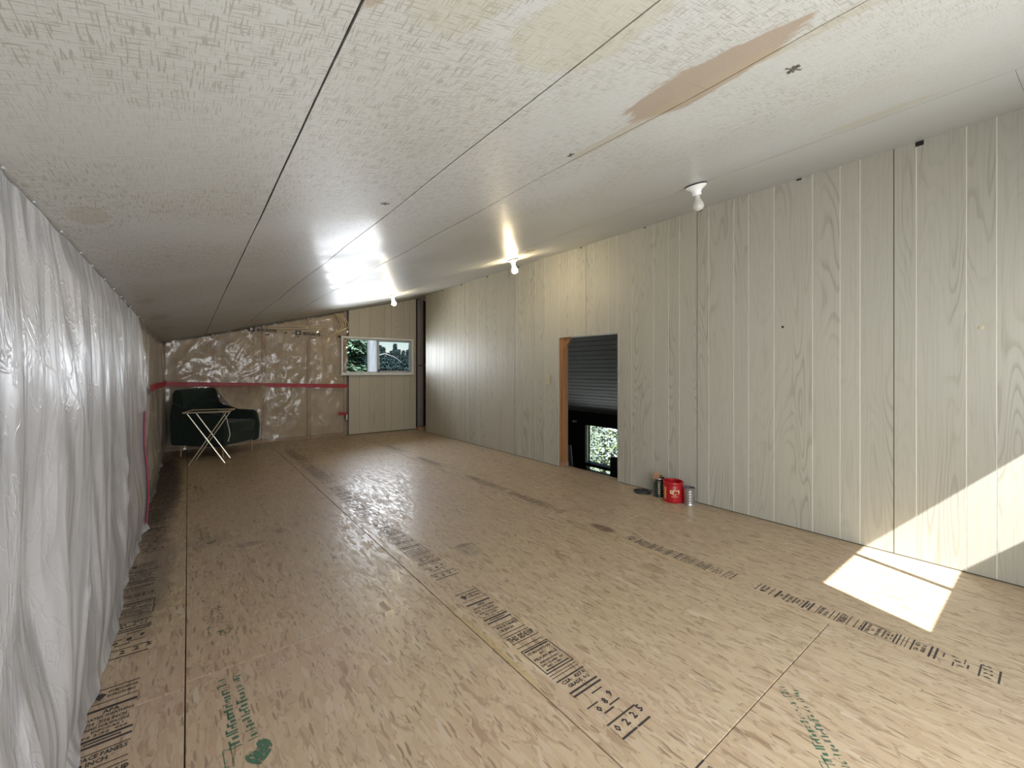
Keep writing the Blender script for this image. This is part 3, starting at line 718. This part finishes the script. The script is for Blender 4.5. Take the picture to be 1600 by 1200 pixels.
# cables behind the film
cb = thing('electrical_cable', 'tan electrical cables looped under the far wall film beside the window', 'cable', (1.98, YF, 1.5))
def arc(r, x0, z0, zt, dx):
    return [(x0+dx*math.sin(math.pi*k/14)-(.0 if k < 8 else (k-8)*.028), YF-.03-.01*r, zt-(zt-z0)*k/14) for k in range(15)]
for r in range(4):
    bm = B(); tube(bm, arc(r, 1.90+.022*r, 1.60+.01*r, cz(1.9)-.02, .10+.012*r), .0065, 6)
    reparent(obj('cable_loop', bm, 'wire', None, True), cb)
for r, (za, zb) in enumerate(((1.74, 1.80), (1.70, 1.77), (1.66, 1.73))):
    bm = B(); tube(bm, [(.95+.1*k, YF-.018+.004*math.sin(k+r), za+(zb-za)*k/8+.008*math.sin(k*.9+r)) for k in range(10)], .0055, 6)
    reparent(obj('cable_run', bm, 'wire', None, True), cb)
ob_ = thing('outlet_box', 'small black outlet box low on the far wall beside the panelling', 'outlet', (2.087, YF-.02, .31))
bm = B(); 
for a, b in (((-.025, -.02, -.06), (-.018, .02, .06)), ((.018, -.02, -.06), (.025, .02, .06)), ((-.025, -.02, -.06), (.025, .02, -.052)), ((-.025, -.02, .052), (.025, .02, .06))): box(bm, a, b)
obj('box_rim', bm, 'black', ob_); simple('box_back', (-.018, .012, -.052), (.018, .018, .052), 'white_paint', ob_)
simple('round_grommet', (1.955, YF-.05, 1.62), (1.99, YF-.03, 1.655), 'black', None, .008, 2); bpy.data.objects['round_grommet'].parent = cb; reparent(bpy.data.objects['round_grommet'], cb)

# ------------------------------------------------------------------ light switch
sw = thing('light_switch', 'small cream toggle light switch on the panelling left of the doorway', 'switch', (XR-.001, 3.645, .978))
simple('wall_plate', (-.008, -.035, -.055), (0, .035, .055), 'ivory', sw, .003, 2); simple('toggle', (-.018, -.006, -.014), (-.008, .006, .012), 'ivory', sw, .002)

# ------------------------------------------------------------------ ceiling bulbs
def lamp_holder(x, y, lit, label):
    z = cz(x)+sag(x, y)-.004
    r = thing('ceiling_bulb', label, 'ceiling light', (x, y, z), 0, 'bare bulbs along the ceiling')
    q = Quaternion((0, 1, 0), -math.atan(CK))
    bm = B(); lathe(bm, [(0, 0), (.058, 0), (.058, -.003), (0, -.003)], 28); o = obj('gasket', bm, 'black', r)
    bm2 = B(); lathe(bm2, [(0, -.003), (.056, -.003), (.056, -.008), (.044, -.017), (.030, -.026), (.024, -.036), (.024, -.052), (.020, -.054), (0, -.054)], 28)
    o2 = obj('lamp_holder', bm2, 'porcelain', r, True); s2 = simple('screw', (.035, -.004, -.026), (.045, .004, -.020), 'black', r)
    bm3 = B(); lathe(bm3, [(0, -.054), (.0135, -.054), (.0135, -.062), (.015, -.072), (.020, -.083), (.027, -.095), (.030, -.107), (.0285, -.120), (.021, -.131), (.010, -.1365), (0, -.138)], 24)
    o3 = obj('bulb', bm3, 'lit_bulb' if lit else 'frosted_bulb', r, True)
    for p in (o, o2, s2, o3): p.rotation_mode = 'QUATERNION'; p.rotation_quaternion = q
lamp_holder(2.236, 1.24, False, 'unlit frosted bulb in a white porcelain holder, nearest of the ceiling bulbs')
lamp_holder(2.56, 3.33, True, 'lit bare bulb on the ceiling beside a round box cover, middle of three')
lamp_holder(2.20, 5.55, True, 'lit bare bulb hanging in front of the far wall above the window')

# ------------------------------------------------------------------ armchair
R = math.radians
def armchair():
    fd = Vector((.731, -.682, 0)).normalized(); ang = math.atan2(fd.y, fd.x)      # chair faces local +X
    FL = Vector((.36, 6.27, 0)); rz = ang
    c = thing('armchair', 'small dark green upholstered armchair on short wooden legs in the far left corner', 'armchair', FL-Matrix.Rotation(rz, 3, 'Z') @ Vector((.37, -.31, 0)), rz)
    # local: x forward, y to its left; near side arm is at y<0
    D, Wd = .37, .31
    for sx_, sy_ in ((-.27, -.25), (.29, -.25), (-.25, .25), (.29, .25)):
        bm = B(); tube(bm, [(sx_*1.02, sy_*1.02, 0), (sx_, sy_, .17)], [.009, .016], 10); obj('leg', bm, 'leg_wood', c, True)
    simple('seat_base', (-D+.03, -Wd+.05, .15), (D-.015, Wd-.05, .30), 'green_fabric', c, .02, 3)
    bm = B(); box(bm, (-.17, -Wd+.075, .30), (D, Wd-.075, .43), .035, 4)
    for v_ in bm.verts:
        if v_.co.z > .38: v_.co.z += .012*math.cos(v_.co.x*5)*math.cos(v_.co.y*6)
    obj('seat_cushion', bm, 'green_fabric', c, True)
    for s_ in (-1, 1):
        y0 = s_*(Wd-.07); y1 = s_*Wd
        prof = [(-D, .15), (D-.03, .13), (D, .17), (D+.01, .36), (D-.02, .50), (D-.06, .545), (.0, .55), (-.16, .60), (-D+.02, .70), (-D-.0, .5)]
        bm = B(); a = [bm.verts.new((p[0], y0, p[1])) for p in prof]; b = [bm.verts.new((p[0], y1, p[1])) for p in prof]
        bm.faces.new(a); bm.faces.new(b[::-1])
        for i in range(len(a)): bm.faces.new((a[i], a[(i+1) % len(a)], b[(i+1) % len(b)], b[i]))
        bmesh.ops.bevel(bm, geom=list(bm.edges), offset=.014, segments=3, affect='EDGES'); obj('armrest', bm, 'green_fabric', c, True)
    prof = [(-.15, .38), (-.20, .60), (-.245, .80), (-.27, .84), (-.33, .835), (-.365, .79), (-.35, .5), (-.34, .2), (-.2, .2)]
    bm = B(); n = 10; rows = []
    for k in range(n+1):
        y = -Wd+.02+(2*Wd-.04)*k/n; bul = .02*math.cos((k/n-.5)*math.pi)
        rows.append([bm.verts.new((p[0]+(bul if i < 3 else 0), y*(1-(.05 if p[1] > .7 else 0)), p[1]+(bul*.4 if p[1] > .78 else 0))) for i, p in enumerate(prof)])
    for a, b in zip(rows, rows[1:]):
        for i in range(len(prof)): bm.faces.new((a[i], a[(i+1) % len(prof)], b[(i+1) % len(prof)], b[i]))
    bm.faces.new(rows[0]); bm.faces.new(rows[-1][::-1])
    back = obj('backrest', bm, 'green_fabric', c, True)
    # stitched roll across the backrest with buttons
    bm = B(); tube(bm, [(-.178+.016*math.cos(k/8*math.pi-math.pi/2), -.2+.4*k/8, .685) for k in range(9)], .012, 8); obj('piping', bm, 'green_fabric', back, True)
    for y in (-.1, .02, .13):
        bm = B(); bmesh.ops.create_uvsphere(bm, u_segments=10, v_segments=6, radius=.012); o = obj('button', bm, 'green_fabric', back, True); o.location = (-.183, y, .625)
armchair()
# white cord hanging over the arm
cd = thing('white_cord', 'thin white cord dangling over the front of the green armchair', 'cord', (.36, 6.28, .2))
bm = B(); tube(bm, [Vector(p)-Vector((.36, 6.28, .2)) for p in [(.31, 6.36, .575), (.345, 6.30, .56), (.375, 6.27, .50), (.385, 6.255, .44), (.40, 6.25, .37), (.41, 6.25, .29), (.40, 6.25, .25), (.39, 6.25, .22), (.40, 6.25, .21)]], .0045, 6); obj('strand', bm, 'cord', cd, True)

# ------------------------------------------------------------------ folding tray table
def tray():
    wd = Vector((.97, -.24, 0)).normalized(); rz = math.atan2(wd.y, wd.x)
    NL = Vector((.0, 6.03, 0)); t_ = thing('tray_table', 'pale metal folding tray table with dark glass top in front of the armchair', 'side table', (0, 0, 0), rz)
    hw, hd, H = .195, .15, .605
    c = NL+Matrix.Rotation(rz, 3, 'Z') @ Vector((hw-.02, hd, 0)); t_.location = c
    for y in (-hd, hd):
        bm = B(); tube(bm, [(-hw+.01, y, H-.012), (hw-.02, y, .0065)], .0065, 8); obj('leg', bm, 'brass_tube', t_, True)
        bm = B(); tube(bm, [(hw-.01, y*.9, H-.012), (-hw+.02, y*.9, .0065)], .0065, 8); obj('leg', bm, 'brass_tube', t_, True)
    bm = B(); tube(bm, [(hw-.02, -hd, .0065), (hw-.02, hd, .0065)], .004, 8); obj('foot_bar', bm, 'brass_tube', t_, True)
    w2, d2 = .215, .18
    bm = B(); tube(bm, [(-w2, -d2, H), (w2, -d2, H), (w2, d2, H), (-w2, d2, H), (-w2, -d2, H)], .009, 8); obj('rim', bm, 'brass_tube', t_, True)
    simple('tray_top', (-w2+.004, -d2+.004, H-.003), (w2-.004, d2-.004, H+.002), 'tray_glass', t_)
tray()

# ------------------------------------------------------------------ cans by the wall
def cyl(prof, name, mat, par, n=32): 
    bm = B(); lathe(bm, prof, n); return obj(name, bm, mat, par, True)
def wrap(name, pr, mat, r, par, ang0, z0):
    me = bpy.data.meshes.new(name); me.from_pydata([((r)*math.cos(ang0+a/r), (r)*math.sin(ang0+a/r), z0+b) for a, b in pr.v], [], pr.f); me.materials.append(M[mat]); return link(name, me, None, par)
lid = thing('plastic_lid', 'round black plastic lid lying flat on the boards by the wall', 'lid', (3.215, 2.285, 0))
cyl([(0, .004), (.068, .004), (.070, .010), (.0745, .012), (.077, .008), (.077, .001), (.074, 0), (0, 0)], 'disc', 'black_plastic', lid)
gc = thing('dark_can', 'dark green printed tin can with brush bristles sticking out, left of the red tub', 'can', (3.238, 2.13, 0))
cyl([(0, .004), (.048, .002), (.050, 0), (.050, .006), (.0485, .008), (.0485, .150), (.0505, .152), (.0505, .157), (.047, .157), (.047, .02), (0, .02)], 'can_body', 'can_green', gc)
cyl([(.0505, .150), (.0515, .154), (.0505, .158), (.047, .158)], 'rim', 'can_steel', gc)
pr = Print(); random.seed(4)
for i in range(7): pr.rect(0, .03+i*.016, random.uniform(.012, .022), .038+i*.016)
for i in range(5): pr.rect(.035, .03+i*.02, .035+random.uniform(.01, .03), .034+i*.02)
wrap('print', pr, 'cream_print', .0493, gc, math.radians(205), 0)
bm = B(); random.seed(9)
for i in range(60):
    a = random.uniform(0, 6.28); r_ = random.uniform(0, .03); b = Vector((r_*math.cos(a)-.012, r_*math.sin(a)+.01, .10)); tp = b+Vector((random.uniform(-.03, .02), random.uniform(-.02, .03), random.uniform(.07, .11)))
    tube(bm, [b, tp], [.0025, .0012], 4)
tag(obj('bristles', bm, 'bristle', gc), kind='stuff')
simple('brush_handle', (-.02, .0, .06), (-.004, .012, .19), 'bristle_dark', gc, .003, 2, Matrix.Rotation(.2, 4, 'X'))
rt = thing('red_tub', 'large open red plastic coffee tub with cream label beside the wall', 'tub', (3.205, 1.975, 0))
cyl([(0, .006), (.068, .004), (.074, 0), (.077, .004), (.0775, .012), (.0775, .128), (.0745, .135), (.0745, .142), (.080, .146), (.080, .160), (.0785, .168), (.0755, .168), (.074, .15), (.072, .02), (0, .02)], 'tub_body', 'red_plastic', rt)
va = math.atan2(-1.975, -3.205)
pr = Print(); pr.poly([(-.038, .112), (-.030, .120), (-.012, .118), (0, .123), (.014, .118), (.036, .121), (.040, .095), (.034, .088), (.012, .086), (.004, .078), (-.010, .078), (-.014, .086), (-.034, .090)])
for i in range(8): pr.rect(-.025+i*.0065, .064, -.021+i*.0065, .069)
for v__ in range(len(pr.v)): pr.v[v__] = (pr.v[v__][0]+.012, pr.v[v__][1]-.012)
wrap('label_print', pr, 'cream_print', .0782, rt, va, 0)
pr = Print(); 
pr.text('F', -.026, .098-.012, .010, .018); pr.text('olgers', -.014, .096-.012, .036, .012); pr.poly([(-.012, .083-.012), (-.004, .088-.012), (.004, .083-.012), (-.004, .080-.012)])
for v__ in range(len(pr.v)): pr.v[v__] = (pr.v[v__][0]+.012, pr.v[v__][1])
wrap('logo_print', pr, 'red_plastic', .0786, rt, va, 0)
pr = Print()
for i in range(6): pr.rect(-.082+i*.004, .03, -.0775+i*.004, .125)
wrap('side_print', pr, 'gold_print', .0781, rt, va, 0)
sc = thing('steel_can', 'small bare ribbed steel can right of the red tub', 'can', (3.238, 1.852, 0))
prof = [(0, .003), (.043, .002), (.046, 0), (.046, .005), (.0445, .007)]
for i in range(5): z = .022+i*.022; prof += [(.0445, z-.008), (.0455, z-.004), (.0445, z), ]
prof += [(.0445, .125), (.0465, .128), (.0465, .133), (.043, .133), (.043, .02), (0, .02)]
cyl(prof, 'can_body', 'can_steel', sc)
cyl([(.0462, .128), (.048, .131), (.0462, .134), (.044, .134)], 'rim', 'can_steel', sc)
pr = Print()
for i in range(4): pr.rect(-.03, .03+i*.022, -.005, .036+i*.022)
wrap('print', pr, 'red_tape', .0463, sc, va-.9, 0)  # red bars on the side towards the red tub, between the ribs

# ------------------------------------------------------------------ dark stairwell room beyond the doorway
X2 = 6.6
rs = setting('ceiling_stairwell'); z_a = 2.43; x_a = XR+.115; slope = (.205-z_a)/(X2-x_a)
L = math.hypot(X2-x_a, .205-z_a); nb_ = 34; tilt = math.atan(-slope)
random.seed(5)
for i in range(nb_):
    s0 = L*i/nb_; w_ = L/nb_; xx0 = x_a+s0*math.cos(tilt); zz0 = z_a-s0*math.sin(tilt); dp = random.uniform(0, .004)
    bm = B(); box(bm, (.008, 1.2, 0), (w_-.008, 7.36, .018), .002); o = obj('board', bm, 'grey_board', rs); o.location = (xx0, 0, zz0+dp); o.rotation_euler = (0, tilt, 0)
bm = B(); box(bm, (0, 1.1, .02), (L+.3, 7.42, .06)); o = obj('roof_deck', bm, 'black', rs); o.location = (x_a, 0, z_a+.004); o.rotation_euler = (0, tilt, 0)
LY0, LY1, LZ0, LZ1 = 4.3, 6.06, -.83, -.055
bm = B()
for a, b in (((1.2, -2.3), (LY0, .24)), ((LY1, -2.3), (7.36, .24)), ((LY0, LZ1), (LY1, .24)), ((LY0, -.91), (LY1, LZ0)), ((LY0, -2.3), (LY1, -1.0))):
    box(bm, (X2, a[0], a[1]), (X2+.12, b[0], b[1]))
tag(obj('wall_stairwell_far', bm, 'dark_brown'), kind='structure')
simple('wall_stairwell_end', (x_a, 7.36, -2.3), (X2+.12, 7.42, 2.45), 'dark_brown').__setitem__('kind', 'structure')
simple('wall_stairwell_start', (x_a, 1.1, -2.3), (X2+.12, 1.2, 2.45), 'dark_brown').__setitem__('kind', 'structure')
simple('floor_stairwell', (XR-.2, 1.1, -2.4), (X2+.12, 7.42, -2.3), 'dark_brown').__setitem__('kind', 'structure')
simple('wall_stairwell_near', (XR-.1, 1.1, -2.3), (XR+.0, 7.42, -.31), 'dark_brown').__setitem__('kind', 'structure')
w3 = setting('window_3')
bm = B()
for a, b in (((LY0-.05, LZ1), (LY1+.05, LZ1+.04)), ((LY1, LZ0), (LY1+.012, LZ1)), ((LY0-.04, LZ0), (LY0, LZ1))): box(bm, (X2-.03, a[0], a[1]), (X2, b[0], b[1]))
obj('window_frame', bm, 'dark_brown', w3)
simple('window_stop', (X2-.034, LY1-.025, LZ0-.02), (X2-.005, LY1+.0, LZ1), 'vinyl', w3)
simple('window_stop', (X2-.03, LY1-.055, LZ0), (X2-.003, LY1-.035, LZ1), 'vinyl', w3)
simple('window_sill', (X2-.06, LY0, LZ0-.05), (X2-.002, LY1+.3, LZ0-.002), 'dark_brown', w3)
simple('window_pane', (X2+.03, LY0, LZ0), (X2+.034, LY1, LZ1), 'pane_glass', w3)
bx = thing('leaning_card', 'pale grey board leaning in the dark stairwell beside the low window', 'board', (6.42, 6.22, -2.3))
# it stands on a dark ledge
lg = thing('stair_shelf', 'dark ledge running below the low window in the stairwell', 'shelf', (6.35, 5.8, -2.3))
simple('ledge_top', (-.22, -1.6, 1.16), (.24, 1.4, 1.20), 'dark_brown', lg); simple('ledge_front', (-.20, -1.6, 0), (-.17, 1.4, 1.16), 'dark_brown', lg)
simple('sheet', (-.01, -.11, 1.202), (.01, .11, 1.80), 'grey_card', bx, 0, 1, Matrix.Rotation(-.12, 4, 'X'))
ch = thing('stairwell_chair', 'dark rounded chair back in front of the low window, right edge of the doorway', 'chair', (6.0, 4.76, -2.3))
bm = B(); box(bm, (-.05, -.16, .95), (.04, .16, 1.85), .04, 4); obj('backrest', bm, 'seat_dark', ch, True)
simple('seat', (-.45, -.2, .85), (.0, .2, .95), 'seat_dark', ch, .03, 3)
for a in (-.4, -.03):
    for b in (-.15, .15): simple('leg', (a-.015, b-.015, 0), (a+.015, b+.015, .86), 'seat_dark', ch)
lt = thing('wall_light', 'tiny pale wall lamp on the dark stairwell wall', 'wall light', (X2-.01, 6.36, -.01))
simple('shade', (-.05, -.05, -.02), (0, .05, .02), 'porcelain', lt, .01, 2)

# ------------------------------------------------------------------ outdoors
gr = simple('ground', (-60, 8, -3.2), (90, 160, -3.0), 'lawn'); tag(gr, kind='structure')
gr2 = simple('ground_side', (7.5, -20, -3.2), (60, 8, -3.0), 'lawn'); tag(gr2, kind='structure')
def conifer_meshes(h, r, n, seed, leaf, mat):
    rnd = random.Random(seed); vs_ = []; fs = []
    for i in range(n):
        t_ = rnd.random()**.8; z = h*(.08+.92*t_); rr = r*(1-t_)**.85*(.75+.35*math.sin(z*5))+.05; a = rnd.uniform(0, 2*math.pi); q = rr*(rnd.random()**.45)
        p = Vector((q*math.cos(a), q*math.sin(a), z-.25*q)); o_ = Vector((math.cos(a), math.sin(a), rnd.uniform(-.6, .25))).normalized()*leaf; sd_ = Vector((-math.sin(a), math.cos(a), rnd.uniform(-.3, .3)))*leaf*.35
        k = len(vs_); vs_ += [p-sd_, p+o_, p+sd_]; fs.append((k, k+1, k+2))
    me = bpy.data.meshes.new('foliage'); me.from_pydata(vs_, [], fs); me.materials.append(M[mat]); return me
def trunk_mesh(h, r, mat):
    bm = B(); tube(bm, [(0, 0, 0), (0, 0, h*.5), (0, 0, h)], [r, r*.6, r*.08], 8); me = bpy.data.meshes.new('trunk'); bm.to_mesh(me); bm.free(); me.materials.append(M[mat]); return me
def tree(name, label, loc, fm, tm, s=1, group=None, rz=0):
    t_ = thing(name, label, 'tree', loc, rz, group); t_.scale = (s, s, s)
    f = link('foliage', fm, None, t_); f['kind'] = 'stuff'; link('trunk', tm, None, t_); return t_
def ray(pxx, Y):   # ground spot seen at that horizontal direction
    u = (pxx-800)/660; s_, c_ = math.sin(YAW), math.cos(YAW); return ((s_+u*c_)/(c_-u*s_)*Y, Y)
x, y = ray(543, 19); tree('conifer', 'leafy green spruce filling the left pane of the small far window', (x, y, -3), conifer_meshes(8.6, 2.0, 9000, 1, .28, 'needle'), trunk_mesh(8.4, .16, 'bark'))
bm = B(); x, y = ray(582, 17); tk = thing('dead_tree', 'pale bare trunk with a thin drooping branch behind the far window', 'tree', (x, y, -3))
tube(bm, [(0, 0, 0), (.02, 0, 3), (-.03, 0, 6), (.03, 0, 12)], [.24, .21, .19, .12], 12); obj('trunk', bm, 'pale_bark', tk, True)
bm = B(); tube(bm, [(.1, 0, 4.65), (.45, -.2, 4.75), (.8, -.3, 4.62), (1.1, -.35, 4.40)], [.03, .022, .015, .008], 6); obj('branch', bm, 'pale_bark', tk, True)
bm = B(); x, y = ray(590, 24); tube(bm, [(0, 0, 0), (0, 0, 5), (0, 0, 13)], [.12, .10, .05], 8); tk = thing('thin_trunk', 'thin dark bare trunk beside the pale one behind the far window', 'tree', (x, y, -3)); obj('trunk', bm, 'bark', tk, True)
fms = [conifer_meshes(12, 2.3, 2600, 10+k, .55, 'needle_far') for k in range(3)]; tm = trunk_mesh(11.8, .2, 'bark')
rnd = random.Random(8)
for k in range(30):
    x, y = ray(560+k*3.4+rnd.uniform(-2, 2), rnd.uniform(60, 85)); s_ = (y/70)*rnd.uniform(.52, .64)*(1.0+.004*k)
    tree('distant_conifer', 'dark blue green conifer in the forest row seen through the far window', (x, y, -3), fms[k % 3], tm, s_, 'distant forest conifers', rnd.uniform(0, 6))
def bush(label, loc, r, h, n, seed):
    rnd = random.Random(seed); vs_ = []; fs = []
    for i in range(n):
        d = Vector((rnd.gauss(0, 1), rnd.gauss(0, 1), rnd.gauss(0, 1))).normalized()*(rnd.random()**.35); p = Vector((d.x*r, d.y*r, h*.5+d.z*h*.5)); l = rnd.uniform(.035, .07)
        a = Vector((rnd.gauss(0, 1), rnd.gauss(0, 1), rnd.gauss(0, 1))).normalized()*l; b = a.orthogonal().normalized()*l*.45
        k = len(vs_); vs_ += [p-a, p+b, p+a, p-b]; fs.append((k, k+1, k+2, k+3))
    me = bpy.data.meshes.new('foliage'); me.from_pydata(vs_, [], fs); me.materials.append(M['leaf'])
    tree('leafy_tree', label, loc, me, trunk_mesh(h*.7, .07, 'bark'))
bush('bright leafy tree filling the low stairwell window', (9.6, 8.1, -3), 1.5, 4.0, 9000, 2)
bush('leafy tree standing farther right beyond the low stairwell window', (10.2, 6.3, -3), 1.5, 4.2, 9000, 3)
